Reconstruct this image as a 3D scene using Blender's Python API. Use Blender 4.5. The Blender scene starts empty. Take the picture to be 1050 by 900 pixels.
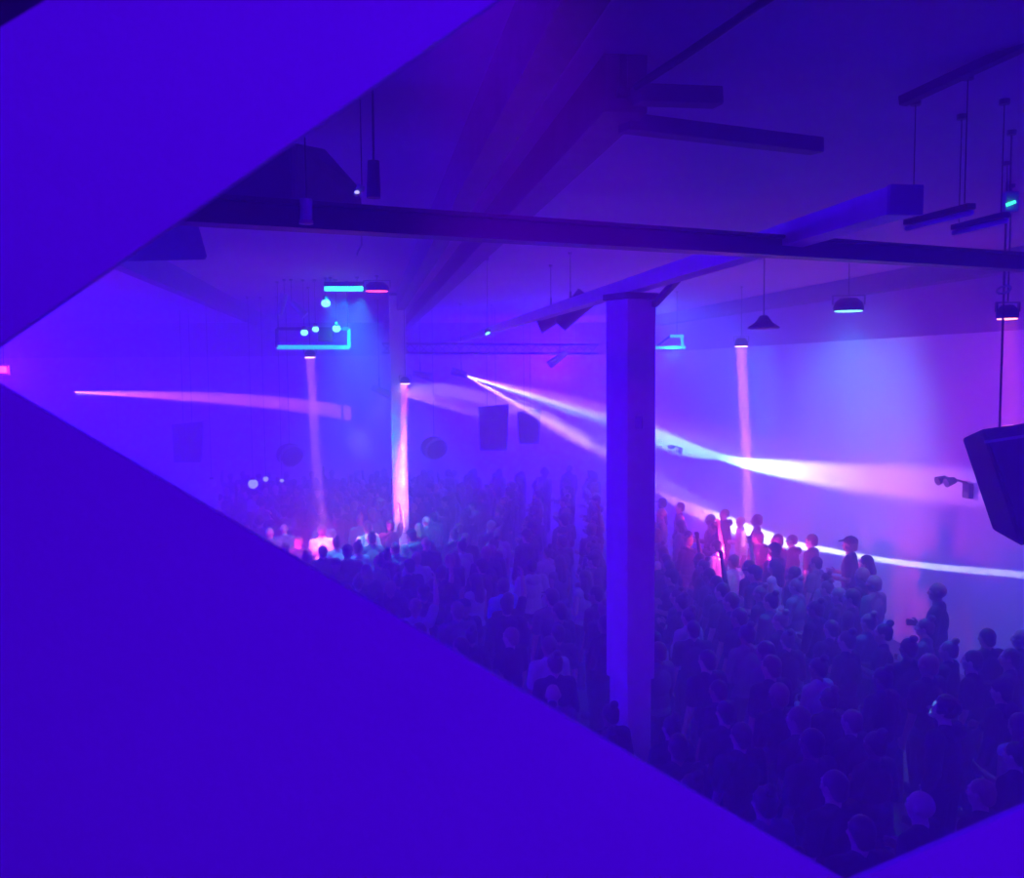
import bpy, bmesh, math, random
from mathutils import Vector, Matrix, Quaternion, Euler

random.seed(11)
S = bpy.context.scene
C = S.collection
PI = math.pi
R = math.radians

# ------------------------------------------------------------------ camera
W, H, F = 1050.0, 900.0, 945.0
HOR = 378.0
EYE = Vector((0, 0, 4.7))
PITCH = math.atan((H / 2 - HOR) / F)
cd = bpy.data.cameras.new('camera')
cam = bpy.data.objects.new('camera', cd)
C.objects.link(cam)
cd.sensor_width = 36.0
cd.lens = 36.0 * F / W
cd.clip_end = 200
cd.dof.use_dof = True
cd.dof.focus_distance = 13.0
cd.dof.aperture_fstop = 5.6
CM = Matrix.Translation(EYE) @ Matrix.Rotation(PI / 2 - PITCH, 4, 'X') @ Matrix.Rotation(R(-0.5), 4, 'Z')
cam.matrix_world = CM
S.camera = cam
CR = CM.to_3x3()
CI = CM.inverted()


def ray(px, py):
    return CR @ Vector(((px - W / 2) / F, (H / 2 - py) / F, -1.0))


def P(px, py, y):
    """the place seen at (px, py), y metres ahead"""
    r = ray(px, py)
    return EYE + r * (y / r.y)


def onz(px, py, z):
    r = ray(px, py)
    return EYE + r * ((z - EYE.z) / r.z)


def pix(p):
    q = CI @ Vector(p)
    return (W / 2 + F * q.x / -q.z, H / 2 - F * q.y / -q.z, -q.z)


# room axes: A runs along the right wall (away), B across (to the right)
A = Vector((-150, 945, 0)).normalized()
B = Vector((A.y, -A.x, 0))
U = Vector((-.509, .861, 0)).normalized()      # balcony axes
V = Vector((U.y, -U.x, 0))
WR = Vector((7.0, 12.6, 0)) + B * .0             # a point of the right wall
WF = A * 33.0
B_RIGHT = WR.dot(B)
A_FAR = 31.0
B_LEFT = -17.0
A_BACK = -8.0
CEIL = 6.25


def AB(a, b, z=0.0):
    v = A * a + B * b
    return Vector((v.x, v.y, z))


def on_right(px, py, off=0.0):
    r = ray(px, py)
    t = (B_RIGHT - off - EYE.dot(B)) / r.dot(B)
    return EYE + r * t


def on_far(px, py, off=0.0):
    r = ray(px, py)
    t = (A_FAR - off - EYE.dot(A)) / r.dot(A)
    return EYE + r * t


# ------------------------------------------------------------------ materials
def newmat(name):
    m = bpy.data.materials.new(name)
    m.use_nodes = True
    nt = m.node_tree
    b = nt.nodes['Principled BSDF']
    return m, nt, b


def surf(name, col, rough=.7, metal=0, var=.12, scale=3.0, bump=.0, bscale=40.0):
    m, nt, b = newmat(name)
    tc = nt.nodes.new('ShaderNodeTexCoord')
    nz = nt.nodes.new('ShaderNodeTexNoise')
    nz.inputs['Scale'].default_value = scale
    nz.inputs['Detail'].default_value = 4
    nt.links.new(tc.outputs['Object'], nz.inputs['Vector'])
    rp = nt.nodes.new('ShaderNodeValToRGB')
    rp.color_ramp.elements[0].position = .3
    rp.color_ramp.elements[1].position = .7
    rp.color_ramp.elements[0].color = tuple(c * (1 - var) for c in col) + (1,)
    rp.color_ramp.elements[1].color = tuple(min(1, c * (1 + var)) for c in col) + (1,)
    nt.links.new(nz.outputs['Fac'], rp.inputs['Fac'])
    nt.links.new(rp.outputs['Color'], b.inputs['Base Color'])
    b.inputs['Roughness'].default_value = rough
    b.inputs['Metallic'].default_value = metal
    if bump:
        n2 = nt.nodes.new('ShaderNodeTexNoise')
        n2.inputs['Scale'].default_value = bscale
        nt.links.new(tc.outputs['Object'], n2.inputs['Vector'])
        bp = nt.nodes.new('ShaderNodeBump')
        bp.inputs['Strength'].default_value = bump
        bp.inputs['Distance'].default_value = .01
        nt.links.new(n2.outputs['Fac'], bp.inputs['Height'])
        nt.links.new(bp.outputs['Normal'], b.inputs['Normal'])
    return m


def objcol(name, rough=.85, var=.15, scale=14.0):
    """cloth, hair and skin: the colour is the object's own"""
    m, nt, b = newmat(name)
    oi = nt.nodes.new('ShaderNodeObjectInfo')
    tc = nt.nodes.new('ShaderNodeTexCoord')
    nz = nt.nodes.new('ShaderNodeTexNoise')
    nz.inputs['Scale'].default_value = scale
    nt.links.new(tc.outputs['Object'], nz.inputs['Vector'])
    mr = nt.nodes.new('ShaderNodeMapRange')
    mr.inputs['To Min'].default_value = 1 - var
    mr.inputs['To Max'].default_value = 1 + var
    nt.links.new(nz.outputs['Fac'], mr.inputs['Value'])
    vm = nt.nodes.new('ShaderNodeVectorMath')
    vm.operation = 'SCALE'
    nt.links.new(oi.outputs['Color'], vm.inputs[0])
    nt.links.new(mr.outputs['Result'], vm.inputs['Scale'])
    nt.links.new(vm.outputs['Vector'], b.inputs['Base Color'])
    b.inputs['Roughness'].default_value = rough
    return m


def glow(name, col, strength):
    m, nt, b = newmat(name)
    b.inputs['Base Color'].default_value = (.05, .05, .05, 1)
    b.inputs['Emission Color'].default_value = col + (1,)
    b.inputs['Emission Strength'].default_value = strength
    return m


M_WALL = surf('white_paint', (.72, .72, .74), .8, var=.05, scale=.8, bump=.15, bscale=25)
M_BAND = surf('mauve_tone', (.34, .20, .36), .8, var=.08, scale=.6, bump=.15)
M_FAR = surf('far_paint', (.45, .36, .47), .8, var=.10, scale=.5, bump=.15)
M_CEIL = surf('ceiling_paint', (.36, .24, .38), .85, var=.10, scale=.7, bump=.2, bscale=12)
M_FLOOR = surf('floor_concrete', (.07, .06, .07), .5, var=.2, scale=1.5, bump=.1)
M_BOARD = surf('painted_plywood', (.70, .69, .70), .75, var=.03, scale=1.6, bump=.1, bscale=60)
M_STEEL = surf('dark_steel', (.035, .035, .04), .5, .3, var=.2)
M_TIMBER = surf('pale_timber', (.62, .58, .55), .7, var=.10, scale=6)
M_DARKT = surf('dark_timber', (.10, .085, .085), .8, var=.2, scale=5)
M_COL = surf('column_paint', (.66, .63, .64), .75, var=.07, scale=5, bump=.2, bscale=20)
M_PAD = surf('column_padding', (.22, .2, .22), .8, var=.1, scale=5)
M_BLACK = surf('black_plastic', (.02, .02, .022), .55, var=.2)
M_GRILLE = surf('black_grille', (.03, .03, .033), .45, .4, var=.5, scale=160)
M_GREY = surf('grey_metal', (.35, .35, .37), .4, .6, var=.1)
M_CLOTH = objcol('cloth', .9, .2, 10)
M_SKIN = objcol('skin', .5, .06, 30)
M_HAIR = objcol('hair', .45, .3, 45)
M_EYE = surf('eye_white', (.6, .6, .6), .2, var=.02)

# ------------------------------------------------------------------ mesh helpers


def obj(name, bm, mat, parent=None, smooth=False):
    me = bpy.data.meshes.new(name)
    bmesh.ops.recalc_face_normals(bm, faces=bm.faces)
    bm.to_mesh(me)
    bm.free()
    if smooth:
        me.polygons.foreach_set('use_smooth', [True] * len(me.polygons))
    if mat:
        me.materials.append(mat)
    o = bpy.data.objects.new(name, me)
    C.objects.link(o)
    if parent:
        o.parent = parent
        o.matrix_parent_inverse = parent.matrix_basis.inverted()
    return o


def tag(o, label=None, cat=None, group=None, kind=None):
    if label:
        o['label'] = label
    if cat:
        o['category'] = cat
    if group:
        o['group'] = group
    if kind:
        o['kind'] = kind
    return o


def thing(name, label, cat, loc, group=None):
    o = bpy.data.objects.new(name, None)
    o.empty_display_size = .1
    C.objects.link(o)
    o.location = loc
    return tag(o, label, cat, group)


def struct(name, bm, mat, label=None, cat=None):
    o = obj(name, bm, mat)
    o['kind'] = 'structure'
    if label:
        tag(o, label, cat or name.split('_')[0])
    return o


def NB():
    return bmesh.new()


def hexa(bm, pts):
    """8 corners: 0-3 one face in order, 4-7 the opposite"""
    v = [bm.verts.new(p) for p in pts]
    for f in ((0, 1, 2, 3), (7, 6, 5, 4), (0, 4, 5, 1), (1, 5, 6, 2), (2, 6, 7, 3), (3, 7, 4, 0)):
        bm.faces.new([v[i] for i in f])
    return bm


def box(bm, c, s, rot=None, bevel=0.0):
    c = Vector(c)
    m = rot if rot is not None else Matrix.Identity(3)
    x, y, z = s[0] / 2, s[1] / 2, s[2] / 2
    pts = [c + m @ Vector(p) for p in ((-x, -y, -z), (x, -y, -z), (x, y, -z), (-x, y, -z), (-x, -y, z), (x, -y, z), (x, y, z), (-x, y, z))]
    n0 = set(bm.edges)
    hexa(bm, pts)
    if bevel:
        bmesh.ops.bevel(bm, geom=[e for e in bm.edges if e not in n0], offset=bevel, segments=2, affect='EDGES', profile=.5)
    return bm


def frame_of(d, up=Vector((0, 0, 1))):
    d = d.normalized()
    if abs(d.dot(up)) > .98:
        up = Vector((0, 1, 0))
    x = d.cross(up).normalized()
    z = x.cross(d).normalized()
    return x, z


def bar(bm, p0, p1, w, h):
    p0, p1 = Vector(p0), Vector(p1)
    x, z = frame_of(p1 - p0)
    x, z = x * w / 2, z * h / 2
    hexa(bm, [p0 - x - z, p0 + x - z, p0 + x + z, p0 - x + z, p1 - x - z, p1 + x - z, p1 + x + z, p1 - x + z])
    return bm


def tube(bm, p0, p1, r0, r1=None, n=12, caps=True):
    r1 = r0 if r1 is None else r1
    p0, p1 = Vector(p0), Vector(p1)
    x, z = frame_of(p1 - p0)
    ra, rb = [], []
    for i in range(n):
        a = 2 * PI * i / n
        d = x * math.cos(a) + z * math.sin(a)
        ra.append(bm.verts.new(p0 + d * r0))
        rb.append(bm.verts.new(p1 + d * r1))
    for i in range(n):
        j = (i + 1) % n
        bm.faces.new((ra[i], ra[j], rb[j], rb[i]))
    if caps:
        bm.faces.new(list(reversed(ra)))
        bm.faces.new(rb)
    return bm


def lathe(bm, prof, c=(0, 0, 0), n=24, axis=None):
    """profile of (radius, height) turned about axis through c"""
    c = Vector(c)
    q = Vector((0, 0, 1)).rotation_difference(axis) if axis is not None else Quaternion()
    rings = []
    for r, h in prof:
        rings.append([bm.verts.new(c + q @ Vector((r * math.cos(2 * PI * i / n), r * math.sin(2 * PI * i / n), h))) for i in range(n)])
    for a, b in zip(rings, rings[1:]):
        for i in range(n):
            j = (i + 1) % n
            bm.faces.new((a[i], a[j], b[j], b[i]))
    for r in (rings[0], rings[-1]):
        try:
            bm.faces.new(r)
        except ValueError:
            pass
    return bm


def prism(bm, poly, ext):
    """closed polygon of points swept by ext"""
    ext = Vector(ext)
    a = [bm.verts.new(Vector(p)) for p in poly]
    b = [bm.verts.new(Vector(p) + ext) for p in poly]
    bm.faces.new(a)
    bm.faces.new(list(reversed(b)))
    n = len(a)
    for i in range(n):
        j = (i + 1) % n
        bm.faces.new((a[i], b[i], b[j], a[j]))
    return bm


def ell(bm, c, r, rot=None, seg=16):
    m = Matrix.Translation(Vector(c)) @ ((rot.to_4x4()) if rot is not None else Matrix.Identity(4)) @ Matrix.Diagonal((r[0], r[1], r[2], 1))
    bmesh.ops.create_uvsphere(bm, u_segments=seg, v_segments=max(8, seg * 3 // 4), radius=1.0, matrix=m)


def limb(bm, p0, p1, r0, r1):
    p0, p1 = Vector(p0), Vector(p1)
    tube(bm, p0, p1, r0, r1, n=14)
    ell(bm, p0, (r0,) * 3, seg=14)
    ell(bm, p1, (r1,) * 3, seg=14)


def fuse(name, bm, voxel, mat, smooth_it=3, fac=.5):
    """one closed, continuous surface from the shapes in bm"""
    me = bpy.data.meshes.new(name)
    bmesh.ops.recalc_face_normals(bm, faces=bm.faces)
    bm.to_mesh(me)
    bm.free()
    o = bpy.data.objects.new(name + '_work', me)
    C.objects.link(o)
    r = o.modifiers.new('r', 'REMESH')
    r.mode = 'VOXEL'
    r.voxel_size = voxel
    s = o.modifiers.new('s', 'SMOOTH')
    s.factor = fac
    s.iterations = smooth_it
    dg = bpy.context.evaluated_depsgraph_get()
    dg.update()
    out = bpy.data.meshes.new_from_object(o.evaluated_get(dg))
    out.name = name
    bpy.data.objects.remove(o)
    bpy.data.meshes.remove(me)
    out.materials.clear()
    out.materials.append(mat)
    out.polygons.foreach_set('use_smooth', [True] * len(out.polygons))
    return out


# ------------------------------------------------------------------ the setting
def slab(name, corners, th, mat, **k):
    return struct(name, prism(NB(), corners, th), mat, **k)


slab('floor', [AB(A_BACK, B_LEFT), AB(A_BACK, B_RIGHT), AB(A_FAR, B_RIGHT), AB(A_FAR, B_LEFT)], (0, 0, -.2), M_FLOOR)
slab('ceiling', [AB(A_BACK, B_LEFT, CEIL), AB(A_BACK, B_RIGHT, CEIL), AB(A_FAR, B_RIGHT, CEIL), AB(A_FAR, B_LEFT, CEIL)], (0, 0, .2), M_CEIL)
slab('wall_right', [AB(A_BACK, B_RIGHT), AB(A_FAR, B_RIGHT), AB(A_FAR, B_RIGHT, CEIL), AB(A_BACK, B_RIGHT, CEIL)], B * .25, M_WALL)
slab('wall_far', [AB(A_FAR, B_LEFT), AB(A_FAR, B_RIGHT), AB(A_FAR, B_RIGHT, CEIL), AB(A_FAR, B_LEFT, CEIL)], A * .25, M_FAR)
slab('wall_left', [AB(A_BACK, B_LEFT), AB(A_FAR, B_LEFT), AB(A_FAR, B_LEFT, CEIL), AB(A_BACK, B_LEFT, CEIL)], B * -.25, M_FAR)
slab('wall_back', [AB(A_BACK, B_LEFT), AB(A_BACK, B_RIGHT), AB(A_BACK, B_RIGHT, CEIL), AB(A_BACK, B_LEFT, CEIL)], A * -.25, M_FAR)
slab('floor_balcony', [(-4.5, -3.2, 2.85), (4.5, -3.2, 2.85), (4.5, 1.34, 2.85), (-4.5, 1.34, 2.85)], (0, 0, .2), M_FLOOR)

# darker band along the top of the right wall, standing a little proud of it
f0, f1 = 5.17, 5.95
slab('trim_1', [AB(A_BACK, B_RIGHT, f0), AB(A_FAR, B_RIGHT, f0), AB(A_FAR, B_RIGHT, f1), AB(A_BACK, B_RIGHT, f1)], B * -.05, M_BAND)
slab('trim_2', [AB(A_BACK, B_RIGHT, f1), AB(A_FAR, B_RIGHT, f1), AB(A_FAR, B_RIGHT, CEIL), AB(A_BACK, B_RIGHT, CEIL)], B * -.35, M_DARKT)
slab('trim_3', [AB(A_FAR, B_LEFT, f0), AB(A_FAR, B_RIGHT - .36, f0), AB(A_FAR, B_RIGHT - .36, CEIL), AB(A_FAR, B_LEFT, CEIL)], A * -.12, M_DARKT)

# the white board the photograph looks through: a sloping gap cut in it
BY, BT = 1.25, .012
o_ = NB()
up_ = [(-33, 376), (740, -160), (430, -230), (0, 28), (-60, 64), (-900, 568), (-900, 700), (-300, 376)]
lo_ = [(-300, 376), (-33, 376), (870, 906), (1560, 610), (2600, 610), (2600, 1640), (-2600, 1640), (-2600, 600), (-900, 600)]
up_ = [(-33, 376), (740, -160), (430, -230), (0, 28), (-300, 208), (-300, 376)]
lo_ = [(-300, 376), (-33, 376), (870, 906), (1560, 610), (2600, 610), (2600, 1640), (-2600, 1640), (-2600, 376)]
for pl in (up_, lo_):
    prism(o_, [P(x, y, BY) for x, y in pl], (0, BT, 0))
bmesh.ops.remove_doubles(o_, verts=o_.verts, dist=1e-5)
struct('wall_front', o_, M_BOARD)

# dark steel beam across the view
kb = 4.0
q0, q1 = P(60, 206, 3.6), P(1180, 277, 7.75)
q1 = q0 + (q1 - q0) * 1.28
bm = NB()
zz = Vector((0, 0, 1))
bar(bm, q0 - zz * .05, q1 - zz * .055, .13, .018)
bar(bm, q0, q1, .05, .10)
bar(bm, q0 + zz * .05, q1 + zz * .055, .13, .018)
struct('beam_steel', bm, M_STEEL, 'dark steel beam crossing the whole view under the ceiling', 'beam')

# dark bar added to keep the top left corner dark behind the board
bm = NB()
bar(bm, P(-120, 60, 1.7), P(90, -66, 1.7), .06, .16)
struct('beam_corner_darkener', bm, M_STEEL, 'added dark bar behind the white board keeping the top left corner dark', 'beam')

# joists running away along the hall
def joist(name, p, z0, z1, a0, a1, w, mat, label, cat='beam'):
    b = Vector(p).dot(B)
    bm = NB()
    for s in (0,):
        prism(bm, [AB(a0, b - w / 2, z0), AB(a0, b + w / 2, z0), AB(a0, b + w / 2, z1), AB(a0, b - w / 2, z1)], A * (a1 - a0))
    return struct(name, bm, mat, label, cat)


JP = P(645, 301, 9.0)
joist('beam_timber', JP, JP.z, JP.z + .13, 4.1, A_FAR - .15, .16, M_TIMBER, 'pale timber beam resting on the near white column')
_b = JP.dot(B)
struct('beam_end_plate', prism(NB(), [AB(4.07, _b - .085, JP.z - .005), AB(4.07, _b + .085, JP.z - .005), AB(4.07, _b + .085, JP.z + .135), AB(4.07, _b - .085, JP.z + .135)], A * .028), M_BAND, 'added cover toning down the near end of the pale timber beam', 'plate')  # added cover that darkens the brightly lit beam end
GP = P(590, 166, 5.8)
joist('beam_rafter', GP, GP.z, CEIL, 4.55, A_FAR - .15, .22, M_DARKT, 'wide dark rafter slanting towards the far end, top middle')
for i, (px, py, y) in enumerate(((420, 300, 15.0), (180, 300, 14.0))):
    q = P(px, py, y)
    joist('beam_joist', q, 5.9, CEIL, 3.0, A_FAR - .15, .16, M_DARKT, ('dark ceiling joist above the cyan lamp bar', 'dark ceiling joist over the left part of the hall')[i])
# two short cross members branching off the rafter's near end
a = P(652, 97, 4.6); b = P(736, 100, 4.75)
bm = NB(); bar(bm, a, b, .10, .085)
struct('beam_noggin', bm, M_DARKT, 'short dark cross member beside the vertical stub, upper of two', 'beam')
a = P(640, 126, 4.9); b = P(838, 150, 5.6)
bm = NB(); bar(bm, a, b, .10, .085)
struct('beam_noggin', bm, M_DARKT, 'long dark cross member below the stub, lower of two', 'beam')
bm = NB(); tube(bm, P(639, 98, 4.66), P(639, 57, 4.66), .022, .022); box(bm, P(639, 95, 4.66), (.06, .06, .03))
tag(obj('hanging_stub', bm, M_STEEL), 'short dark vertical stub sticking up at the rafter joint', 'bracket')
bm = NB()
pts = [P(652, 89, 4.55), P(700, 58, 4.3), P(760, 17, 4.05), P(800, -10, 3.9), P(900, -80, 3.7)]
for s0, s1 in zip(pts, pts[1:]):
    tube(bm, s0, s1, .02)
tag(obj('hanging_pipe', bm, M_STEEL), 'thin dark pipe slanting up from the rafter to the top edge', 'pipe')
bm = NB()
bar(bm, P(925, 104, 5.2), P(1080, 32, 4.5), .06, .05)
struct('beam_batten', bm, M_DARKT, 'thin dark ceiling batten in the top right corner', 'beam')

# ------------------------------------------------------------------ columns
def column(name, p, s, rot, ztop, label, pad=None):
    t = thing(name, label, 'column', (p.x, p.y, 0))
    t['kind'] = 'structure'
    m = Matrix.Rotation(rot, 3, 'Z')
    bm = NB()
    if pad:
        box(bm, (p.x, p.y, (pad + ztop) / 2), (s, s, ztop - pad), m, .012)
    else:
        box(bm, (p.x, p.y, ztop / 2), (s, s, ztop), m, .012)
    obj('shaft', bm, M_COL, t)
    if pad:
        bm = NB()
        box(bm, (p.x, p.y, pad / 2), (s * .86, s * .86, pad), m, .012)
        obj('plinth', bm, M_COL, t)
    bm = NB()
    box(bm, (p.x, p.y, ztop + .03), (s * 1.12, s * 1.12, .06), m, .006)
    obj('cap_plate', bm, M_STEEL, t)
    return t


NC = P(646.5, 500, 9.0)
ru = math.atan2(U.y, U.x)
c1 = column('column_near', NC, .345, ru, JP.z - .062, 'square white column in front of the crowd, nearest of two', pad=1.62)
bm = NB()
cc = P(655, 433, 8.75)
box(bm, cc, (.07, .03, .12), Matrix.Rotation(R(-20), 3, 'Z'), .006)
obj('switch_box', bm, M_GREY, c1)
bm = NB(); bar(bm, P(671, 312, 8.85), P(695, 286, 7.9), .05, .05); obj('brace', bm, M_DARKT, c1)
FC = P(409.5, 450, 18.9)
c2 = column('column_far', FC, .32, math.atan2(A.y, A.x), CEIL - .06, 'slim far column lit pink by a downlight, left of centre')

# ------------------------------------------------------------------ lamps
def aim(o, d):
    o.rotation_euler = Vector(d).to_track_quat('-Z', 'Y').to_euler()


def spot(p, target, col, watt, deg, blend=.4, rad=.03, name='lamp'):
    l = bpy.data.lights.new(name, 'SPOT')
    l.color = col
    l.energy = watt
    l.spot_size = R(deg)
    l.spot_blend = blend
    l.shadow_soft_size = rad
    o = bpy.data.objects.new(name, l)
    C.objects.link(o)
    o.location = p
    aim(o, Vector(target) - Vector(p))
    return o


def shaft(p, target, col, watt, size, spread, name='beam_lamp'):
    """a disc lamp that throws a tight shaft of light"""
    l = bpy.data.lights.new(name, 'AREA')
    l.shape = 'DISK'
    l.size = size
    l.spread = R(spread)
    l.color = col
    l.energy = watt
    o = bpy.data.objects.new(name, l)
    C.objects.link(o)
    o.location = p
    aim(o, Vector(target) - Vector(p))
    return o


def point(p, col, watt, rad=.2, name='lamp'):
    l = bpy.data.lights.new(name, 'POINT')
    l.color = col
    l.energy = watt
    l.shadow_soft_size = rad
    o = bpy.data.objects.new(name, l)
    C.objects.link(o)
    o.location = p
    return o


def lerp(a, b, t):
    return a + (b - a) * t


def gobo(L, pts, colors, K, soft=.6, name='projector'):
    """a stage projector at L throwing one curved band of light.
    pts: (place on the wall, half width in metres); colors: (t, (r, g, b))"""
    ps = [Vector(p) for p, w in pts]
    mid = (ps[0] + ps[-1]) / 2
    z = (mid - L).normalized()
    x = (ps[-1] - ps[0])
    x = (x - z * x.dot(z)).normalized()
    y = z.cross(x)
    # local axes of the lamp: it shines along -Z
    m = Matrix((x, -y, -z)).transposed()
    if m.determinant() < 0:
        m = Matrix((x, y, -z)).transposed()
    X, Y, Z = m.col[0], m.col[1], m.col[2]
    ab = []
    ang = 0
    for (p, w) in pts:
        d = Vector(p) - L
        dz = d.dot(Z)
        ab.append((d.dot(X) / dz, d.dot(Y) / dz, w / d.length))
        ang = max(ang, d.angle(-Z))
    a0, a1 = ab[0][0], ab[-1][0]
    bs = [q[1] for q in ab]
    b0, b1 = min(bs) - .01, max(bs) + .01
    wm = max(q[2] for q in ab)
    o = spot(L, mid, (1, 1, 1), K, math.degrees(2 * ang) + 8, .1, .01, name)
    o.rotation_euler = m.to_euler()
    l = o.data
    l.use_nodes = True
    nt = l.node_tree
    N, Lk = nt.nodes, nt.links
    em = [n for n in N if n.type == 'EMISSION'][0]
    tc = N.new('ShaderNodeTexCoord')
    sx = N.new('ShaderNodeSeparateXYZ')
    Lk.new(tc.outputs['Normal'], sx.inputs[0])

    def mth(op, i0, i1=None):
        n = N.new('ShaderNodeMath')
        n.operation = op
        for k, i in enumerate((i0, i1)):
            if i is None:
                continue
            if isinstance(i, (int, float)):
                n.inputs[k].default_value = i
            else:
                Lk.new(i, n.inputs[k])
        return n.outputs[0]
    a = mth('DIVIDE', sx.outputs['X'], sx.outputs['Z'])
    b = mth('DIVIDE', sx.outputs['Y'], sx.outputs['Z'])
    t = mth('DIVIDE', mth('SUBTRACT', a, a0), a1 - a0)

    def curve(vals):
        n = N.new('ShaderNodeFloatCurve')
        cv = n.mapping.curves[0]
        while len(cv.points) < len(vals):
            cv.points.new(.5, .5)
        for pt, (tx, vy) in zip(cv.points, vals):
            pt.location = (tx, vy)
            pt.handle_type = 'AUTO_CLAMPED'
        n.mapping.update()
        n.inputs['Factor'].default_value = 1
        Lk.new(t, n.inputs['Value'])
        return n.outputs[0]
    ts = [(q[0] - a0) / (a1 - a0) for q in ab]
    c = mth('ADD', mth('MULTIPLY', curve([(tt, (q[1] - b0) / (b1 - b0)) for tt, q in zip(ts, ab)]), b1 - b0), b0)
    w = mth('MULTIPLY', curve([(tt, q[2] / wm) for tt, q in zip(ts, ab)]), wm)
    e = mth('SUBTRACT', 1.0, mth('DIVIDE', mth('ABSOLUTE', mth('SUBTRACT', b, c)), w))
    mr = N.new('ShaderNodeMapRange')
    mr.interpolation_type = 'SMOOTHSTEP'
    mr.inputs['From Min'].default_value = 0
    mr.inputs['From Max'].default_value = soft
    Lk.new(e, mr.inputs['Value'])
    inside = mth('MULTIPLY', mth('GREATER_THAN', t, 0.0), mth('LESS_THAN', t, 1.0))
    rp = N.new('ShaderNodeValToRGB')
    els = rp.color_ramp.elements
    while len(els) < len(colors):
        els.new(.5)
    for el, (tt, cc) in zip(els, colors):
        el.position = tt
        el.color = tuple(cc) + (1,)
    Lk.new(t, rp.inputs['Fac'])
    Lk.new(rp.outputs['Color'], em.inputs['Color'])
    Lk.new(mth('MULTIPLY', mr.outputs['Result'], inside), em.inputs['Strength'])
    return o


G_WARM = glow('lamp_warm', (1, .42, .36), 12)
G_RED = glow('lamp_red', (1, .04, .10), 5)
G_REDHOT = glow('lamp_redhot', (1, .22, .25), 5)
G_CYAN = glow('lamp_cyan', (.05, .85, 1.0), 4)
G_CYANBAR = glow('lamp_cyanbar', (.03, .85, 1.0), 1.1)
G_MINT = glow('lamp_mint', (.3, 1, .85), 2.5)
G_BALL = glow('lamp_pale', (.55, .45, .9), 1.3)
G_AMBER = glow('lamp_amber', (1, .35, .25), 3)
G_GREEN = glow('lamp_green', (.05, 1, .5), 2.5)


def rod_to_ceiling(t, p, r=.012):
    bm = NB()
    r *= .6
    tube(bm, p, (p.x, p.y, CEIL), r, r, 8)
    lathe(bm, [(.03, -.03), (.03, 0)], (p.x, p.y, CEIL), 16)
    return obj('rod', bm, M_STEEL, t)


def can(name, px, py, y, r, hgt, lens, label, group=None):
    """a hanging can lamp, its lens at (px, py)"""
    p = P(px, py, y)
    t = thing(name, label, 'lamp', p, group)
    bm = NB()
    lathe(bm, [(r * 1.05, -.02), (r * 1.05, .03), (r, .04), (r * .95, hgt * .6), (r * .6, hgt), (r * .3, hgt * 1.04), (.001, hgt * 1.04)], p, 24)
    obj('housing', bm, M_BLACK, t)
    bm = NB()
    lathe(bm, [(r * .2, -.035), (r * .96, -.03), (r * .96, -.02)], p, 24)
    obj('lens', bm, lens, t)
    bm = NB()
    for s in (-1, 1):
        bar(bm, p + Vector((s * r * 1.15, 0, hgt * .4)), p + Vector((s * r * 1.15, 0, hgt * 1.25)), .012, .03)
    bar(bm, p + Vector((-r * 1.18, 0, hgt * 1.25)), p + Vector((r * 1.18, 0, hgt * 1.25)), .03, .012)
    obj('yoke', bm, M_STEEL, t)
    rod_to_ceiling(t, p + Vector((0, 0, hgt * 1.25)))
    return p


PINK = (1.0, .07, .50)
RED = (1.0, .04, .22)
BLUE = (.065, .0, 1.0)
VIOLET = (.16, .01, 1.0)
CYAN = (.02, .55, 1.0)

def downlight(px, py, y, tx, ty, r, lens, col, watt, deg, label, grp):
    p = can('pendant_downlight', px, py, y, r, r * 1.1, lens, label, grp)
    tgt = P(tx, ty, y)
    tgt.y = p.y + (.10 if 'slim far column' in label else 0)
    shaft(p + Vector((0, 0, -.05)), tgt, col, watt, r * 1.7, deg)
    return p


GD = 'narrow beam downlights hanging over the crowd'
pA = downlight(318, 365, 17.3, 329, 540, .10, G_WARM, (1, .22, .6), 22, 4.0, 'small hanging downlight below the cyan lamp frame, pale pink beam', GD)
pB = downlight(415.5, 392, 18.62, 410, 535, .10, G_WARM, PINK, 48, 4.0, 'small hanging downlight in front of the slim far column', GD)
pC = downlight(760, 354, 18.0, 768, 520, .125, G_WARM, (1, .20, .55), 60, 4.0, 'hanging downlight with pink beam before the bright right wall', GD)
pD = downlight(1033, 324, 8.1, 1038, 440, .085, G_REDHOT, (1, .1, .3), 9, 10, 'red hanging downlight above the loudspeaker at the right edge', GD)
pE = can('pendant_downlight', 870, 317, 12.0, .18, .14, G_MINT, 'wide hanging downlight with cyan lens near the right wall', GD)
spot(pE + Vector((0, 0, -.06)), pE + Vector((0, 0, -4)), (.02, .42, 1), 500, 115, .9, .1, 'downlight_lamp')

# ------------------------------------------------------------------ cyan lamp cluster
yb = 15.5
t = thing('hanging_led_bar', 'bright cyan strip lamp hanging high left of centre', 'lamp', P(352, 296, yb))
a, b = P(333, 296, yb), P(372, 296, yb)
bm = NB(); bar(bm, a, b, .06, .075); obj('tube', bm, G_CYAN, t)
bm = NB(); bar(bm, a + zz * .075, b + zz * .075, .12, .07); obj('housing', bm, M_BLACK, t)
for e in (.15, .85):
    rod_to_ceiling(t, a.lerp(b, e) + zz * .1)
pR = can('pendant_downlight', 386.5, 297, yb - .2, .19, .12, G_RED, 'round red lamp at the right end of the cyan strip lamp', 'lamps of the cyan cluster')
mid = a.lerp(b, .5)
for e in (.1, .5, .9):
    q = a.lerp(b, e) + Vector((0, -.02, -.1))
    spot(q, q + Vector((.1, 2.2, -4)), (.0, .55, 1.0), 950, 66, .9, .05, 'strip_lamp')
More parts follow.
